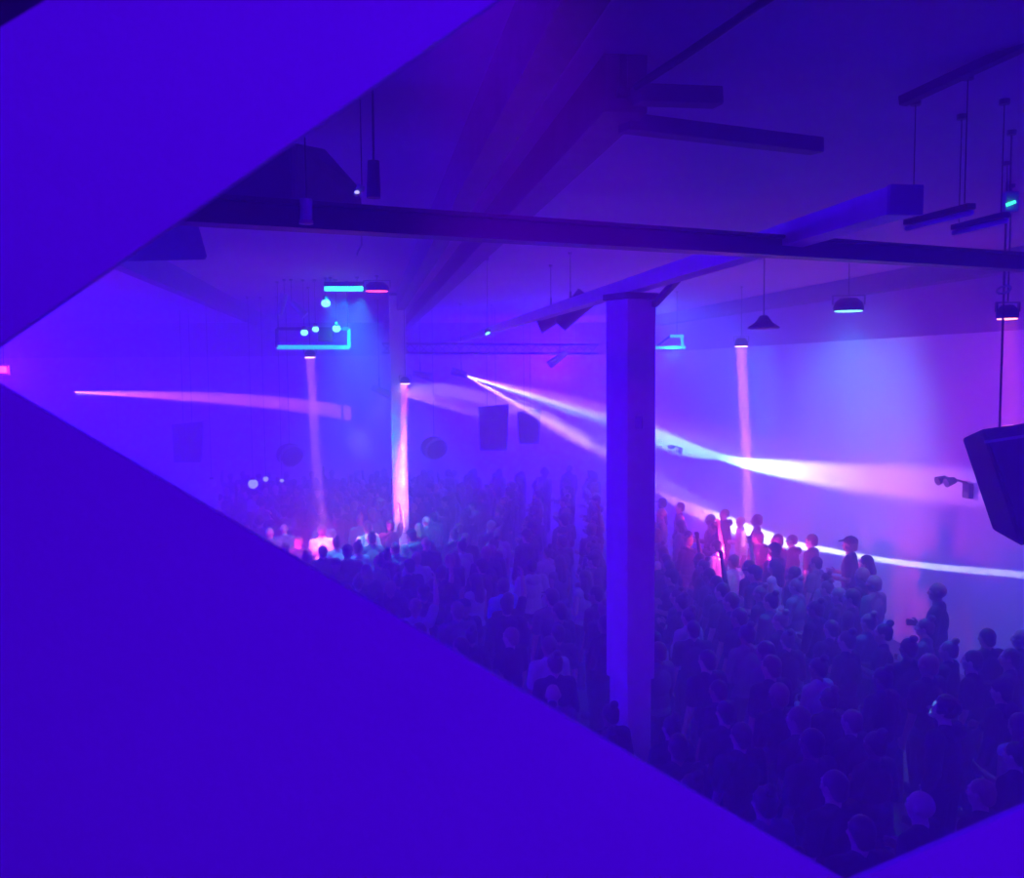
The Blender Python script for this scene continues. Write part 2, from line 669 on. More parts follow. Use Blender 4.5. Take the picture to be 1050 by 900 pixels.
spot(mid + Vector((0, -.02, -.1)), mid + Vector((.35, 0, -4)), (.0, .06, 1.0), 900, 46, 1, .1, 'strip_lamp')

# hanging cyan frame with lamps
yf = 16.2
p00, p10, p11 = P(284, 356, yf), P(358, 356, yf), P(358, 337, yf)
p01 = P(284, 337, yf)
t = thing('hanging_lamp_rig', 'hanging rectangular lamp frame glowing cyan along its lower edge', 'frame', p00)
bm = NB(); bar(bm, p00, p10, .05, .075); obj('lower_tube', bm, G_CYANBAR, t)
bm = NB(); bar(bm, p10, p11, .05, .05); obj('end_tube', bm, G_CYANBAR, t)
bm = NB(); bar(bm, p01, p11, .05, .05); bar(bm, p00, p01, .05, .05); obj('upper_rail', bm, M_STEEL, t)
bm = NB(); box(bm, P(334, 343, yf + .1), (.24, .2, .24), None, .02); obj('control_box', bm, M_BLACK, t)
for e in (.02, .98):
    rod_to_ceiling(t, p01.lerp(p11, e))
GL = 'small bright lamps of the cyan cluster'
for px, py, yy, rr, lb in ((312, 341, 15.9, .055, 'leftmost small white lamp on the cyan frame'),
                           (323.5, 337.5, 15.9, .05, 'small white lamp left of the dark box on the cyan frame'),
                           (345, 337, 15.9, .06, 'small white lamp right of the dark box on the cyan frame'),
                           (334, 311, 15.6, .065, 'small white lamp hanging between strip lamp and cyan frame')):
    p = P(px, py, yy)
    t = thing('pendant_lamp', lb, 'lamp', p, GL)
    bm = NB(); ell(bm, p, (rr * 1.2, rr, rr), None, 16); obj('bulb', bm, G_MINT, t, True)
    bm = NB(); lathe(bm, [(rr * .5, rr * .8), (rr * .9, rr * 1.2), (rr * .6, rr * 2), (.002, rr * 2)], p, 16); obj('cap', bm, M_BLACK, t)
    rod_to_ceiling(t, p + zz * rr * 2, .006)
# clear plastic flaps catching the cyan light left of the cluster
for px, py, dx, dy, lb in ((289, 312, 5, 22, 'pale narrow lamp head hanging upright left of the cyan cluster'), (306, 317, 14, -13, 'pale tilted lamp head just left of the cyan cluster')):
    t = thing('hanging_spotlight', lb, 'lamp', P(px, py, 15.8), 'unlit lamp heads left of the cyan cluster')
    a, b = P(px - dx / 2, py + dy / 2, 15.8), P(px + dx / 2, py - dy / 2, 15.8)
    bm = NB(); tube(bm, a, b, .05, .075, 14); obj('barrel', bm, M_GREY, t)
    top = b if b.z > a.z else a
    rod_to_ceiling(t, top, .01)
# second cyan frame beside the near column
ys = 19.0
t = thing('hanging_lamp_rig', 'small cyan lit lamp frame just right of the near column', 'frame', P(686, 356, ys))
bm = NB(); bar(bm, P(668, 356.5, ys), P(703, 356, ys), .06, .06); obj('lower_tube', bm, G_CYANBAR, t)
bm = NB(); bar(bm, P(700, 355, ys), P(699, 345, ys), .05, .05); obj('end_tube', bm, G_CYANBAR, t)
bm = NB(); bar(bm, P(687, 344.5, ys), P(701, 344.5, ys), .06, .06); obj('upper_tube', bm, G_CYANBAR, t)
bm = NB(); bar(bm, P(673, 355, ys), P(688, 344, ys), .04, .04); obj('slanting_rail', bm, M_STEEL, t)
rod_to_ceiling(t, P(694, 343, ys))
spot(P(690, 360, ys - .3), on_right(700, 440), (.02, .5, 1), 350, 110, 1, .1, 'frame_lamp')

# dark shaded pendant lamp
p = P(783, 337, 11.5)
t = thing('pendant_lamp', 'dark unlit pendant lamp with flat conical shade', 'lamp', p)
bm = NB(); lathe(bm, [(.19, 0), (.195, .02), (.11, .075), (.075, .12), (.05, .16), (.02, .165), (.001, .165)], p, 28); obj('shade', bm, M_BLACK, t)
bm = NB(); ell(bm, p + zz * .03, (.045, .045, .045)); obj('bulb', bm, M_GREY, t, True)
rod_to_ceiling(t, p + zz * .16, .014)

# grey ring and green lamp above the loudspeaker
p = P(1029, 297, 7.2)
t = thing('hanging_hook', 'small pale metal loop above the red downlight', 'hook', p)
bm = NB()
n = 14
q = [p + Vector((.055 * math.cos(2 * PI * i / n), 0, .028 * math.sin(2 * PI * i / n) + .012 * math.cos(2 * PI * i / n))) for i in range(n)]
for i in range(n):
    tube(bm, q[i], q[(i + 1) % n], .009, .009, 6)
obj('loop', bm, M_GREY, t)
rod_to_ceiling(t, p + zz * .03, .006)
p = P(1037, 209, 6.2)
t = thing('ceiling_sensor', 'little box with a green light near the right edge, under ceiling', 'sensor', p)
bm = NB(); box(bm, p + Vector((.02, .06, .02)), (.09, .08, .14), None, .01); obj('housing', bm, M_GREY, t)
bm = NB(); bar(bm, p + Vector((-.03, 0, -.006)), p + Vector((.025, 0, .014)), .02, .02); obj('indicator', bm, G_GREEN, t)
rod_to_ceiling(t, p + Vector((.02, .06, .08)), .01)

# unlit strip lights under the ceiling on the right
for (x0, y0, x1, y1, yA, yB2, lb) in ((930, 234, 996, 218, 5.6, 5.0, 'slim unlit strip light catching the glow, left of the pair'),
                                     (978, 239, 1032, 226, 5.9, 5.5, 'slim unlit strip light nearest the green sensor')):
    a, b = P(x0, y0, yA), P(x1, y1, yB2)
    t = thing('ceiling_strip_light', lb, 'lamp', a, 'unlit strip lights under the ceiling')
    bm = NB(); tube(bm, a, b, .017, .017, 12); obj('tube', bm, M_WALL, t, True)
    bm = NB(); bar(bm, a + zz * .035, b + zz * .035, .05, .03); obj('housing', bm, M_DARKT, t)
    for e in (.1, .9):
        rod_to_ceiling(t, a.lerp(b, e) + zz * .06, .006)
p = P(930, 264, 6.4)

# things hanging on the steel beam at the left
t = thing('hanging_duct', 'dark boxy air duct above the steel beam, upper left', 'duct', P(300, 205, 5.0))
bm = NB()
hexa(bm, [P(150, 214, 5.0), P(298, 214, 5.0), P(298, 146, 5.0), P(150, 150, 5.0), P(150, 214, 5.6), P(332, 214, 5.9), P(332, 153, 5.9), P(150, 150, 5.6)])
obj('casing', bm, M_STEEL, t)
bm = NB()
hexa(bm, [P(299, 214, 5.02), P(333, 214, 5.92), P(333, 153, 5.92), P(299, 147, 5.02), P(303, 214, 5.02), P(372, 214, 5.94), P(366, 190, 5.94), P(304, 147, 5.02)])
obj('outlet', bm, M_DARKT, t)
bm = NB(); bar(bm, P(230, 150, 5.3), P(230, 60, 5.3), .03, .03); obj('hanger', bm, M_STEEL, t)
p = P(383, 203, 4.6)
t = thing('hanging_rod', 'thin dark rod rising to the ceiling from the steel beam', 'rod', p)
bm = NB(); tube(bm, p, P(383, 165, 4.6), .035, .03, 12); obj('sleeve', bm, M_STEEL, t)
bm = NB(); tube(bm, P(383, 168, 4.6), P(382, 84, 4.6), .006, .006, 8); obj('cable', bm, M_STEEL, t)
p = P(367, 199, 4.35)
t = thing('hanging_spotlight', 'tiny pale spotlight glinting on top of the steel beam', 'lamp', p)
bm = NB(); tube(bm, P(364, 201, 4.35), P(371, 190, 4.35), .010, .02, 12); obj('barrel', bm, M_GREY, t)
bm = NB(); ell(bm, P(366, 197, 4.33), (.012, .012, .008)); obj('bulb', bm, G_BALL, t, True)
rod_to_ceiling(t, P(371, 190, 4.35), .004)
p = P(314, 228, 4.2)
t = thing('hanging_spotlight', 'small upright spotlight clamped across the steel beam at left', 'lamp', p)
bm = NB(); tube(bm, P(314, 228, 3.95), P(314, 204, 3.95), .026, .026, 14); obj('barrel', bm, M_GREY, t)
bm = NB(); lathe(bm, [(.008, -.006), (.03, -.002), (.03, .012)], P(314, 229, 3.95), 16); obj('lens', bm, surf('rosy_glass', (.5, .08, .2), .3), t)
rod_to_ceiling(t, P(314, 204, 3.95), .006)
p = P(368, 257, 8.0)
t = thing('hanging_hook', 'small pale hook under the steel beam above the strip lamp', 'hook', p)
bm = NB(); tube(bm, P(366, 262, 8), P(368, 256, 8), .01, .01, 8); tube(bm, P(368, 256, 8), P(371, 252, 8), .01, .01, 8); obj('bend', bm, M_GREY, t)
rod_to_ceiling(t, P(371, 252, 8), .005)

# ------------------------------------------------------------------ loudspeakers
def speaker_box(name, pts_front, depth, label, group=None, rods=True):
    """front face corners (top left, top right, bottom right, bottom left); a cabinet of that outline"""
    f = [Vector(q) for q in pts_front]
    cen = sum(f, Vector()) / 4
    t = thing(name, label, 'loudspeaker', cen, group)
    n = (f[1] - f[0]).cross(f[3] - f[0]).normalized()
    if n.dot(EYE - cen) > 0:
        n = -n
    bm = NB()
    bk = [cen + (q - cen) * .82 + n * depth for q in f]
    hexa(bm, f + bk)
    bmesh.ops.bevel(bm, geom=bm.edges[:], offset=.012, segments=2, affect='EDGES')
    obj('cabinet', bm, M_BLACK, t)
    bm = NB()
    g = [cen + (q - cen) * .9 - n * .004 for q in f]
    hexa(bm, g + [q - n * .012 for q in g])
    obj('grille', bm, M_GRILLE, t)
    if rods:
        for q in ((f[0] * .68 + f[1] * .32 + n * depth * .4), (f[0] * .4 + f[1] * .6 + n * depth * .4)):
            q = q + zz * .0
            bm = NB()
            tube(bm, q - zz * .03, (q.x, q.y, CEIL), .01, .01, 8)
            obj('suspension', bm, M_STEEL, t)
    return t


ysp = 7.8
t = speaker_box('hanging_loudspeaker', [P(1007, 440, ysp - .05), P(1102, 426, ysp + .12), P(1085, 548, ysp + .12), P(1047, 560, ysp - .05)], .38,
                'big black wedge loudspeaker hanging at the right edge')
bm = NB()
bar(bm, P(1010, 453, ysp - .09), P(1100, 440, ysp + .08), .02, .022)
obj('trim_strip', bm, M_GREY, t)
bm = NB(); box(bm, P(1052, 439, ysp + .2), (.3, .2, .05), None, .008); obj('rigging_plate', bm, M_GREY, t)

GS = 'dark loudspeakers hanging before the far wall'
for x0, x1, y0, y1, yy, lb in ((490, 522, 414, 462, 24, 'dark hanging loudspeaker before the pink light band, left one'),
                               (531, 555, 419, 455, 24, 'dark hanging loudspeaker before the pink light band, right one'),
                               (176, 208, 432, 474, 23, 'dark loudspeaker hanging before the left part of the far wall')):
    speaker_box('hanging_loudspeaker', [P(x0, y0 + 3, yy), P(x1, y0, yy + .1), P(x1 - 2, y1, yy + .1), P(x0 + 2, y1, yy)], .5, lb, GS)
p = P(188, 434, 22.7)
for px, py, rr, yy, lb in ((445, 459, .34, 23, 'dark round hanging loudspeaker right of the slim far column'), (297, 466, .34, 23, 'dark round hanging loudspeaker left of the slim far column')):
    p = P(px, py, yy)
    t = thing('hanging_round_loudspeaker', lb, 'loudspeaker', p, GS)
    bm = NB(); ell(bm, p, (rr, rr * .8, rr * .85), None, 24); obj('shell', bm, M_BLACK, t, True)
    bm = NB(); lathe(bm, [(rr * .86, -.01), (rr * .9, 0), (rr * .86, .02)], p + Vector((.06, -.1, -.03)), 28, Vector((.5, -.8, -.3)).normalized()); obj('rim', bm, M_GREY, t)
    rod_to_ceiling(t, p + zz * rr * .8, .015)

# dark block and duct at the far left
t = thing('hanging_loudspeaker', 'dark boxy loudspeaker hanging just under the board edge, upper left', 'loudspeaker', P(185, 262, 8.5))
bm = NB()
hexa(bm, [P(120, 268, 8.5), P(213, 266, 8.5), P(202, 226, 8.5), P(120, 226, 8.5), P(120, 268, 9.1), P(213, 266, 9.1), P(202, 226, 9.1), P(120, 226, 9.1)])
bmesh.ops.bevel(bm, geom=bm.edges[:], offset=.02, segments=2, affect='EDGES')
obj('cabinet', bm, M_BLACK, t)
bm = NB(); hexa(bm, [P(124, 264, 8.48), P(208, 262, 8.48), P(198, 230, 8.48), P(124, 230, 8.48), P(124, 264, 8.49), P(208, 262, 8.49), P(198, 230, 8.49), P(124, 230, 8.49)]); obj('grille', bm, M_GRILLE, t)
for px in (140, 190):
    bm = NB(); q = P(px, 228, 8.8); tube(bm, q, (q.x, q.y, CEIL), .012, .012, 8); obj('suspension', bm, M_STEEL, t)

# wall fixtures on the bright right wall
for px, py, s, lb in ((995, 503, 1.0, 'dark two headed lamp bracket on the right wall beside the loudspeaker'), (699, 462, .8, 'small dark lamp bracket on the right wall by the near column')):
    p = on_right(px, py)
    t = thing('wall_lamp_bracket', lb, 'bracket', p, 'lamp brackets on the right wall')
    n = -B
    bm = NB(); m3 = Matrix((A, B, zz)).transposed()
    box(bm, p + n * .04, (.16 * s, .08, .22 * s), m3, .01); obj('back_box', bm, M_BLACK, t)
    bm = NB(); bar(bm, p + n * .06 + zz * .12 * s, p + n * .2 + A * .3 * s + zz * .17 * s, .03, .03); obj('arm', bm, M_BLACK, t)
    for k in (.12, .34):
        bm = NB(); q = p + n * .18 + A * k * s + zz * .15 * s
        tube(bm, q, q + (n * .14 - zz * .04), .05 * s, .07 * s, 14); obj('lamp_head', bm, M_BLACK, t)

# lighting truss far back
def truss(name, a, b, s, label):
    t = thing(name, label, 'truss', a)
    a, b = Vector(a), Vector(b)
    x, z = frame_of(b - a)
    bm = NB()
    cs = [(-1, -1), (1, -1), (1, 1), (-1, 1)]
    for i, j in cs:
        o = x * i * s / 2 + z * j * s / 2
        tube(bm, a + o, b + o, .025, .025, 8)
    obj('chords', bm, M_STEEL, t)
    bm = NB()
    n = int((b - a).length / s)
    for k in range(n):
        p0, p1 = a.lerp(b, k / n), a.lerp(b, (k + 1) / n)
        for (i, j), (i2, j2) in zip(cs, cs[1:] + cs[:1]):
            tube(bm, p0 + x * i * s / 2 + z * j * s / 2, p1 + x * i2 * s / 2 + z * j2 * s / 2, .012, .012, 6)
    obj('lacing', bm, M_STEEL, t)
    for e in (.1, .5, .9):
        rod_to_ceiling(t, a.lerp(b, e) + z * s / 2, .01)


truss('hanging_truss', P(392, 357, 22), P(612, 358, 23), .22, 'dark lighting truss crossing left of the near column, far back')
for px, py, yy, tx, ty, lb in ((574, 366, 21.8, 566, 372, 'small pale lamp head under the far truss near the white column'),
                               (431, 384, 21.0, 440, 386, 'small pale lamp head right of the far column top'),
                               (473, 383, 22.0, 466, 381, 'small pale lamp head sending a beam right under the far truss'),
                               (389, 400, 20.5, 398, 404, 'pale lamp head left of the slim far column')):
    p = P(px, py, yy)
    t = thing('hanging_spotlight', lb, 'lamp', p, 'lamp heads around the far truss')
    bm = NB(); a = P(tx, ty, yy); d = (p - a)
    tube(bm, p + d * .8, a - d * .4, .07, .1, 14); obj('barrel', bm, M_GREY, t)
    bm = NB(); bar(bm, p + zz * .02, p + zz * .28, .03, .05); obj('yoke', bm, M_STEEL, t)
    rod_to_ceiling(t, p + zz * .25, .01)
for px, py, yy, tx, ty, lb in ((585, 322, 12.5, 596, 310, 'dark lamp head clamped to the pale beam, left of the near column'), (565, 326, 14, 556, 330, 'dark lamp head on the pale beam, second from the near column')):
    p = P(px, py, yy)
    t = thing('hanging_spotlight', lb, 'lamp', p, 'dark lamp heads on the pale beam')
    bm = NB(); a = P(tx, ty, yy); d = (p - a)
    tube(bm, p + d, a - d * .5, .10, .16, 16); obj('barrel', bm, M_BLACK, t)
    bm = NB(); bar(bm, p + zz * .02, p + zz * .3, .03, .05); obj('yoke', bm, M_STEEL, t)
    rod_to_ceiling(t, p + zz * .25, .01)
p = P(500, 342, 13.0)
t = thing('hanging_sensor', 'tiny green indicator box above the far truss', 'sensor', p)
bm = NB(); box(bm, p + Vector((0, .06, .02)), (.08, .08, .08), None, .01); obj('housing', bm, M_BLACK, t)
bm = NB(); bar(bm, p + Vector((-.032, .01, -.012)), p + Vector((.032, .01, .018)), .02, .03); obj('indicator', bm, G_MINT, t)
rod_to_ceiling(t, p + Vector((0, .06, .05)), .006)

# small round lamps at the far end
for px, py, rr, g, lb in ((259.5, 496, .105, G_BALL, 'biggest round pale lamp above the far left crowd'), (272.5, 491, .058, G_BALL, 'small round pale lamp right of the biggest one'),
                          (289, 492.5, .043, G_BALL, 'tiny pale lamp rightmost of the far left lamps'), (217, 495, .09, surf('dim_globe', (.6, .5, .75), .4), 'dim round lamp left of the biggest pale one')):
    p = P(px, py, 19.5)
    t = thing('pendant_globe', lb, 'lamp', p, 'round lamps at the far left')
    bm = NB(); ell(bm, p, (rr,) * 3, None, 20); obj('globe', bm, g, t, True)
    bm = NB(); lathe(bm, [(rr * .5, rr * .8), (rr * .5, rr * 1.3), (.002, rr * 1.35)], p, 14); obj('cap', bm, M_BLACK, t)
    rod_to_ceiling(t, p + zz * rr * 1.3, .008)
p = P(122, 473, 24)
t = thing('pendant_lamp', 'tiny amber lamp alone at the far left', 'lamp', p)
bm = NB(); ell(bm, p, (.08, .06, .04), None, 16); obj('bulb', bm, G_AMBER, t, True)
bm = NB(); lathe(bm, [(.05, .03), (.07, .06), (.002, .09)], p, 14); obj('cap', bm, M_BLACK, t)
rod_to_ceiling(t, p + zz * .08, .006)
p = P(2, 379, 14)
t = thing('pendant_exit_lamp', 'red lamp glowing at the left edge in the gap', 'lamp', p)
bm = NB(); box(bm, p, (.14, .05, .10), None, .02); obj('lens', bm, G_RED, t)
bm = NB(); box(bm, p + Vector((0, .06, 0)), (.2, .07, .16), None, .015); obj('housing', bm, M_BLACK, t)
rod_to_ceiling(t, p + Vector((0, .06, .08)), .01)

# ------------------------------------------------------------------ people
# a figure faces +Y, feet at z = 0, 1.74 m tall
def V3(*a):
    return Vector(a)


def hand_shapes(bm, E, Wr, side, curl=.5, palm_in=None):
    """palm, five fingers of unequal length and a thumb at the side"""
    f = (Wr - E).normalized()
    pin = palm_in if palm_in is not None else V3(-side, 0, 0)
    n = (pin - f * pin.dot(f)).normalized()          # the way the palm looks
    s = f.cross(n).normalized()                      # across the palm
    if s.y < 0 and abs(s.y) > .2:
        s = -s                                       # towards the thumb
    for k in (-.024, -.008, .008, .024):
        limb(bm, Wr + f * .015 + s * k * .7, Wr + f * .085 + s * k * 1.1, .0135, .0125)
    for k, ln in ((-.036, .058), (-.0125, .072), (.0125, .078), (.036, .070)):
        a = Wr + f * .088 + s * k * .88
        d1 = (f + n * curl * .7 + s * k * 2.5).normalized()
        d2 = (f * .6 + n * curl * 1.6 + s * k * 2).normalized()
        b = a + d1 * ln * .55
        limb(bm, a, b, .0098, .0090)
        limb(bm, b, b + d2 * ln * .45, .0090, .0078)
    a = Wr + f * .03 + s * .03
    b = a + (f * .6 + s * .75 + n * .35).normalized() * .042
    limb(bm, a, b, .0125, .0105)
    limb(bm, b, b + (f * .9 + s * .15 + n * .4).normalized() * .032, .0105, .0085)


HEADC = V3(0, .012, 1.635)


def figure(idx, arms, hair, top, female=False, stance=0.0):
    w = .93 if female else 1.0
    J = {}
    for s, nm in ((-1, 'l'), (1, 'r')):
        J['s' + nm] = V3(s * .178 * w, 0, 1.425)
        u, fo = arms[0 if s < 0 else 1]
        ud, fd = V3(s * u[0], u[1], u[2]).normalized(), V3(s * fo[0], fo[1], fo[2]).normalized()
        J['e' + nm] = J['s' + nm] + ud * .285
        J['w' + nm] = J['e' + nm] + fd * .245
        J['h' + nm] = V3(s * .088, 0, .92)
        J['k' + nm] = V3(s * (.10 + stance * .4), .02 + s * stance * .25, .50)
        J['a' + nm] = V3(s * (.105 + stance * .6), -.02 + s * stance * .35, .085)
    # body
    b = NB()
    ell(b, (0, 0, .96), (.158, .112, .12))
    ell(b, (0, .004, 1.10), (.135 * w, .10, .16))
    ell(b, (0, 0, 1.28), (.162 * w, .108, .19))
    ell(b, (0, .055 if female else .04, 1.30), (.125 * w, .07 if female else .06, .075))
    limb(b, J['sl'] * .9 + V3(0, 0, .142), J['sr'] * .9 + V3(0, 0, .142), .056, .056)
    limb(b, (0, -.01, 1.40), (0, .012, 1.555), .062 * w, .054 * w)
    limb(b, (-.12, -.012, 1.425), (0, -.01, 1.50), .04, .048)
    limb(b, (.12, -.012, 1.425), (0, -.01, 1.50), .04, .048)
    ell(b, (0, -.002, 1.650), (.074, .095, .092))
    ell(b, (0, .03, 1.60), (.060, .070, .080))
    ell(b, (0, .058, 1.553), (.036, .036, .026))
    limb(b, (0, .092, 1.645), (0, .112, 1.605), .0095, .0125)
    ell(b, (0, .105, 1.602), (.018, .012, .010))
    ell(b, (0, .084, 1.664), (.052, .018, .010))
    ell(b, (0, .091, 1.572), (.024, .011, .0065))
    ell(b, (0, .089, 1.563), (.021, .011, .0065))
    for s, nm in ((-1, 'l'), (1, 'r')):
        ell(b, (s * .076, -.002, 1.628), (.010, .020, .030))
        ell(b, (s * .046, .066, 1.612), (.022, .02, .018))
        limb(b, J['s' + nm], J['e' + nm], .052 * w, .040 * w)
        limb(b, J['e' + nm], J['w' + nm], .041 * w, .028 * w)
        hand_shapes(b, J['e' + nm], J['w' + nm], s)
        limb(b, J['h' + nm], J['k' + nm], .082, .056)
        limb(b, J['k' + nm], J['a' + nm] + V3(0, 0, .04), .055, .038)
        ell(b, J['k' + nm].lerp(J['a' + nm], .3) + V3(0, -.018, 0), (.05, .05, .11))
        limb(b, J['a' + nm], J['a' + nm] + V3(s * .01, .12, -.05), .038, .03)
    body = fuse('body', b, .0085, M_SKIN, 2)
    # top
    t = NB()
    ell(t, (0, .004, 1.10), (.158 * w, .122, .19))
    ell(t, (0, 0, .965), (.176, .13, .09))
    ell(t, (0, 0, 1.28), (.182 * w, .127, .195))
    ell(t, (0, .055 if female else .04, 1.30), (.14 * w, .085 if female else .075, .09))
    limb(t, J['sl'] * .9 + V3(0, 0, .142), J['sr'] * .9 + V3(0, 0, .142), .073, .073)
    if top != 'tank':
        limb(t, (-.12, -.012, 1.425), (-.03, -.012, 1.475), .055, .058)
        limb(t, (.12, -.012, 1.425), (.03, -.012, 1.475), .055, .058)
    for s, nm in ((-1, 'l'), (1, 'r')):
        S_, E_, W_ = J['s' + nm], J['e' + nm], J['w' + nm]
        if top == 'tee':
            limb(t, S_, S_.lerp(E_, .68), .072 * w, .066 * w)
        elif top in ('long', 'hoodie'):
            x = .012 if top == 'hoodie' else 0
            limb(t, S_, E_, .070 * w + x, .057 * w + x)
            limb(t, E_, E_.lerp(W_, .93), .058 * w + x, .044 * w + x)
    if top == 'hoodie':
        ell(t, (0, -.10, 1.455), (.125, .07, .075))
        limb(t, (-.085, -.02, 1.475), (0, .07, 1.43), .03, .026)
        limb(t, (.085, -.02, 1.475), (0, .07, 1.43), .03, .026)
    shirt = fuse('shirt', t, .0105, M_CLOTH, 3)
    # trousers and shoes
    t = NB()
    ell(t, (0, 0, .94), (.172, .127, .11))
    for s, nm in ((-1, 'l'), (1, 'r')):
        limb(t, J['h' + nm], J['k' + nm], .100, .073)
        limb(t, J['k' + nm], J['a' + nm] + V3(0, 0, .02), .074, .062)
    trousers = fuse('trousers', t, .013, M_CLOTH, 3)
    shoes = []
    for s, nm in ((-1, 'l'), (1, 'r')):
        t = NB()
        a = J['a' + nm]
        limb(t, V3(a.x, a.y - .03, .05), V3(a.x + s * .012, a.y + .14, .042), .046, .042)
        ell(t, V3(a.x, a.y, .085), (.05, .06, .045))
        box(t, V3(a.x + s * .006, a.y + .055, .012), (.085, .25, .024))
        shoes.append(fuse('shoe', t, .011, M_CLOTH, 2))
    # hair / cap
    t = NB()
    extra = None
    hc = V3(0, -.014, 1.662)
    if hair in ('short', 'cap'):
        ell(t, hc, (.083, .098, .093))
        ell(t, (0, -.055, 1.60), (.066, .05, .06))
    elif hair == 'crew':
        ell(t, (0, -.010, 1.658), (.079, .096, .090))
        ell(t, (0, -.05, 1.605), (.064, .048, .05))
    elif hair == 'curly':
        rr = random.Random(idx)
        for k in range(70):
            a, e = rr.uniform(0, 2 * PI), rr.uniform(-.35, 1.5)
            d = V3(math.cos(a) * math.cos(e), math.sin(a) * math.cos(e), math.sin(e))
            if d.y > .55 and d.z < .55:
                continue
            ell(t, hc + V3(d.x * .085, d.y * .10, d.z * .098), (.03, .03, .03), None, 8)
        ell(t, hc, (.085, .10, .095))
    elif hair in ('long', 'bob'):
        ell(t, hc + V3(0, 0, .004), (.090, .104, .097))
        zb = 1.36 if hair == 'long' else 1.50
        for s in (-1, 1):
            limb(t, (s * .066, -.02, 1.64), (s * .078, -.03, zb + .03), .030, .034)
        limb(t, (0, -.07, 1.62), (0, -.105, zb), .055, .058)
        limb(t, (-.045, -.06, 1.62), (-.05, -.085, zb + .01), .05, .05)
        limb(t, (.045, -.06, 1.62), (.05, -.085, zb + .01), .05, .05)
    elif hair == 'tail':
        ell(t, hc, (.083, .099, .092))
        ell(t, (0, -.055, 1.61), (.066, .05, .06))
        limb(t, (0, -.10, 1.69), (0, -.15, 1.65), .025, .034)
        limb(t, (0, -.15, 1.65), (0, -.135, 1.46), .034, .018)
    elif hair == 'bun':
        ell(t, hc, (.083, .099, .092))
        ell(t, (0, -.055, 1.61), (.066, .05, .06))
        ell(t, (0, -.075, 1.765), (.045, .045, .04))
    hm = fuse('hair', t, .0105, M_HAIR, 2) if hair != 'bald' else None
    capm = None
    if hair == 'cap':
        t = NB()
        ell(t, (0, -.006, 1.69), (.089, .107, .078))
        box(t, (0, .115, 1.687), (.13, .11, .014), Matrix.Rotation(R(-10), 3, 'X'))
        ell(t, (0, -.006, 1.769), (.012, .012, .008))
        capm = fuse('cap', t, .0085, M_CLOTH, 2)
    if top == 'hood_up':
        pass
    e = NB()
    ell(e, (0, 0, 0), (.0125, .009, .0085), None, 10)
    eyes = bpy.data.meshes.new('eye')
    e.to_mesh(eyes)
    e.free()
    eyes.materials.append(M_EYE)
    return dict(body=body, shirt=shirt, trousers=trousers, shoes=shoes, hair=hm, cap=capm, eyes=eyes)


DOWN = ((.16, .03, -1), (.05, .30, -1))
BENT = ((.18, -.05, -1), (-.10, 1, .10))
HIGH = ((.35, .15, 1), (-.05, .15, 1))
HALF = ((.45, .35, -.75), (-.12, .45, 1))
CROSS = ((.16, .12, -1), (-.72, .85, .25))
POCK = ((.30, -.12, -1), (-.35, .42, -.8))
HEADY = ((.75, .15, .55), (-.65, -.05, .75))
KINDS = [  # arms (left, right), hair, top, female, words for the hair, words for the top, words for the pose
    ((DOWN, DOWN), 'short', 'tee', False, 'short haired', 'T-shirt', ''),
    ((BENT, DOWN), 'long', 'tank', True, 'long haired', 'sleeveless top', ''),
    ((POCK, POCK), 'crew', 'hoodie', False, 'cropped haired', 'hooded top', ''),
    ((DOWN, HIGH), 'short', 'tee', False, 'short haired', 'T-shirt', 'one arm raised'),
    ((HALF, HALF), 'tail', 'tee', True, 'pony-tailed', 'T-shirt', 'both hands up'),
    ((BENT, BENT), 'cap', 'tee', False, 'cap wearing', 'T-shirt', ''),
    ((CROSS, BENT), 'bun', 'long', True, 'bun wearing', 'long sleeved top', ''),
    ((DOWN, BENT), 'bald', 'long', False, 'bald', 'long sleeved top', ''),
    ((POCK, HALF), 'curly', 'hoodie', False, 'curly haired', 'hooded top', 'one hand up'),
    ((DOWN, POCK), 'bob', 'long', True, 'bob haired', 'long sleeved top', ''),
    ((DOWN, CROSS), 'cap', 'hoodie', False, 'cap wearing', 'hooded top', ''),
    ((DOWN, HEADY), 'curly', 'long', False, 'curly haired', 'long sleeved top', 'hand behind head'),
]
FIGS = [figure(i, k[0], k[1], k[2], k[3], .05 if i % 3 == 0 else .0) for i, k in enumerate(KINDS)]
SKINS = [(.55, .36, .27), (.62, .42, .33), (.38, .22, .15), (.20, .11, .075), (.50, .33, .24)]
HAIRS = [(.02, .015, .012), (.05, .03, .02), (.12, .07, .04), (.03, .02, .02), (.30, .2, .1)]
TOPS = {'dark': [(.012, .012, .015), (.02, .02, .03), (.03, .02, .03)], 'grey': [(.16, .16, .17)], 'white': [(.78, .78, .80)], 'blue': [(.10, .22, .75)], 'pale': [(.50, .48, .52)]}
PROTO = {}


def proto_person(k):
    """one person of kind k with its parts; moved into place or copied"""
    f = FIGS[k]
    root = bpy.data.objects.new('person', None)
    root.empty_display_size = .1
    C.objects.link(root)
    parts = [('body', f['body']), ('shirt', f['shirt']), ('trousers', f['trousers']), ('shoe', f['shoes'][0]), ('shoe', f['shoes'][1]), ('eye', f['eyes']), ('eye', f['eyes'])]
    if f['hair']:
        parts.append(('hair', f['hair']))
    if f['cap']:
        parts.append(('cap', f['cap']))
    side = 0
    for nm, me in parts:
        o = bpy.data.objects.new(nm, me)
        C.objects.link(o)
        o.parent = root
        if nm == 'eye':
            o.location = (-.031 if side else .031, .0845, 1.641)
            side = 1
    return root


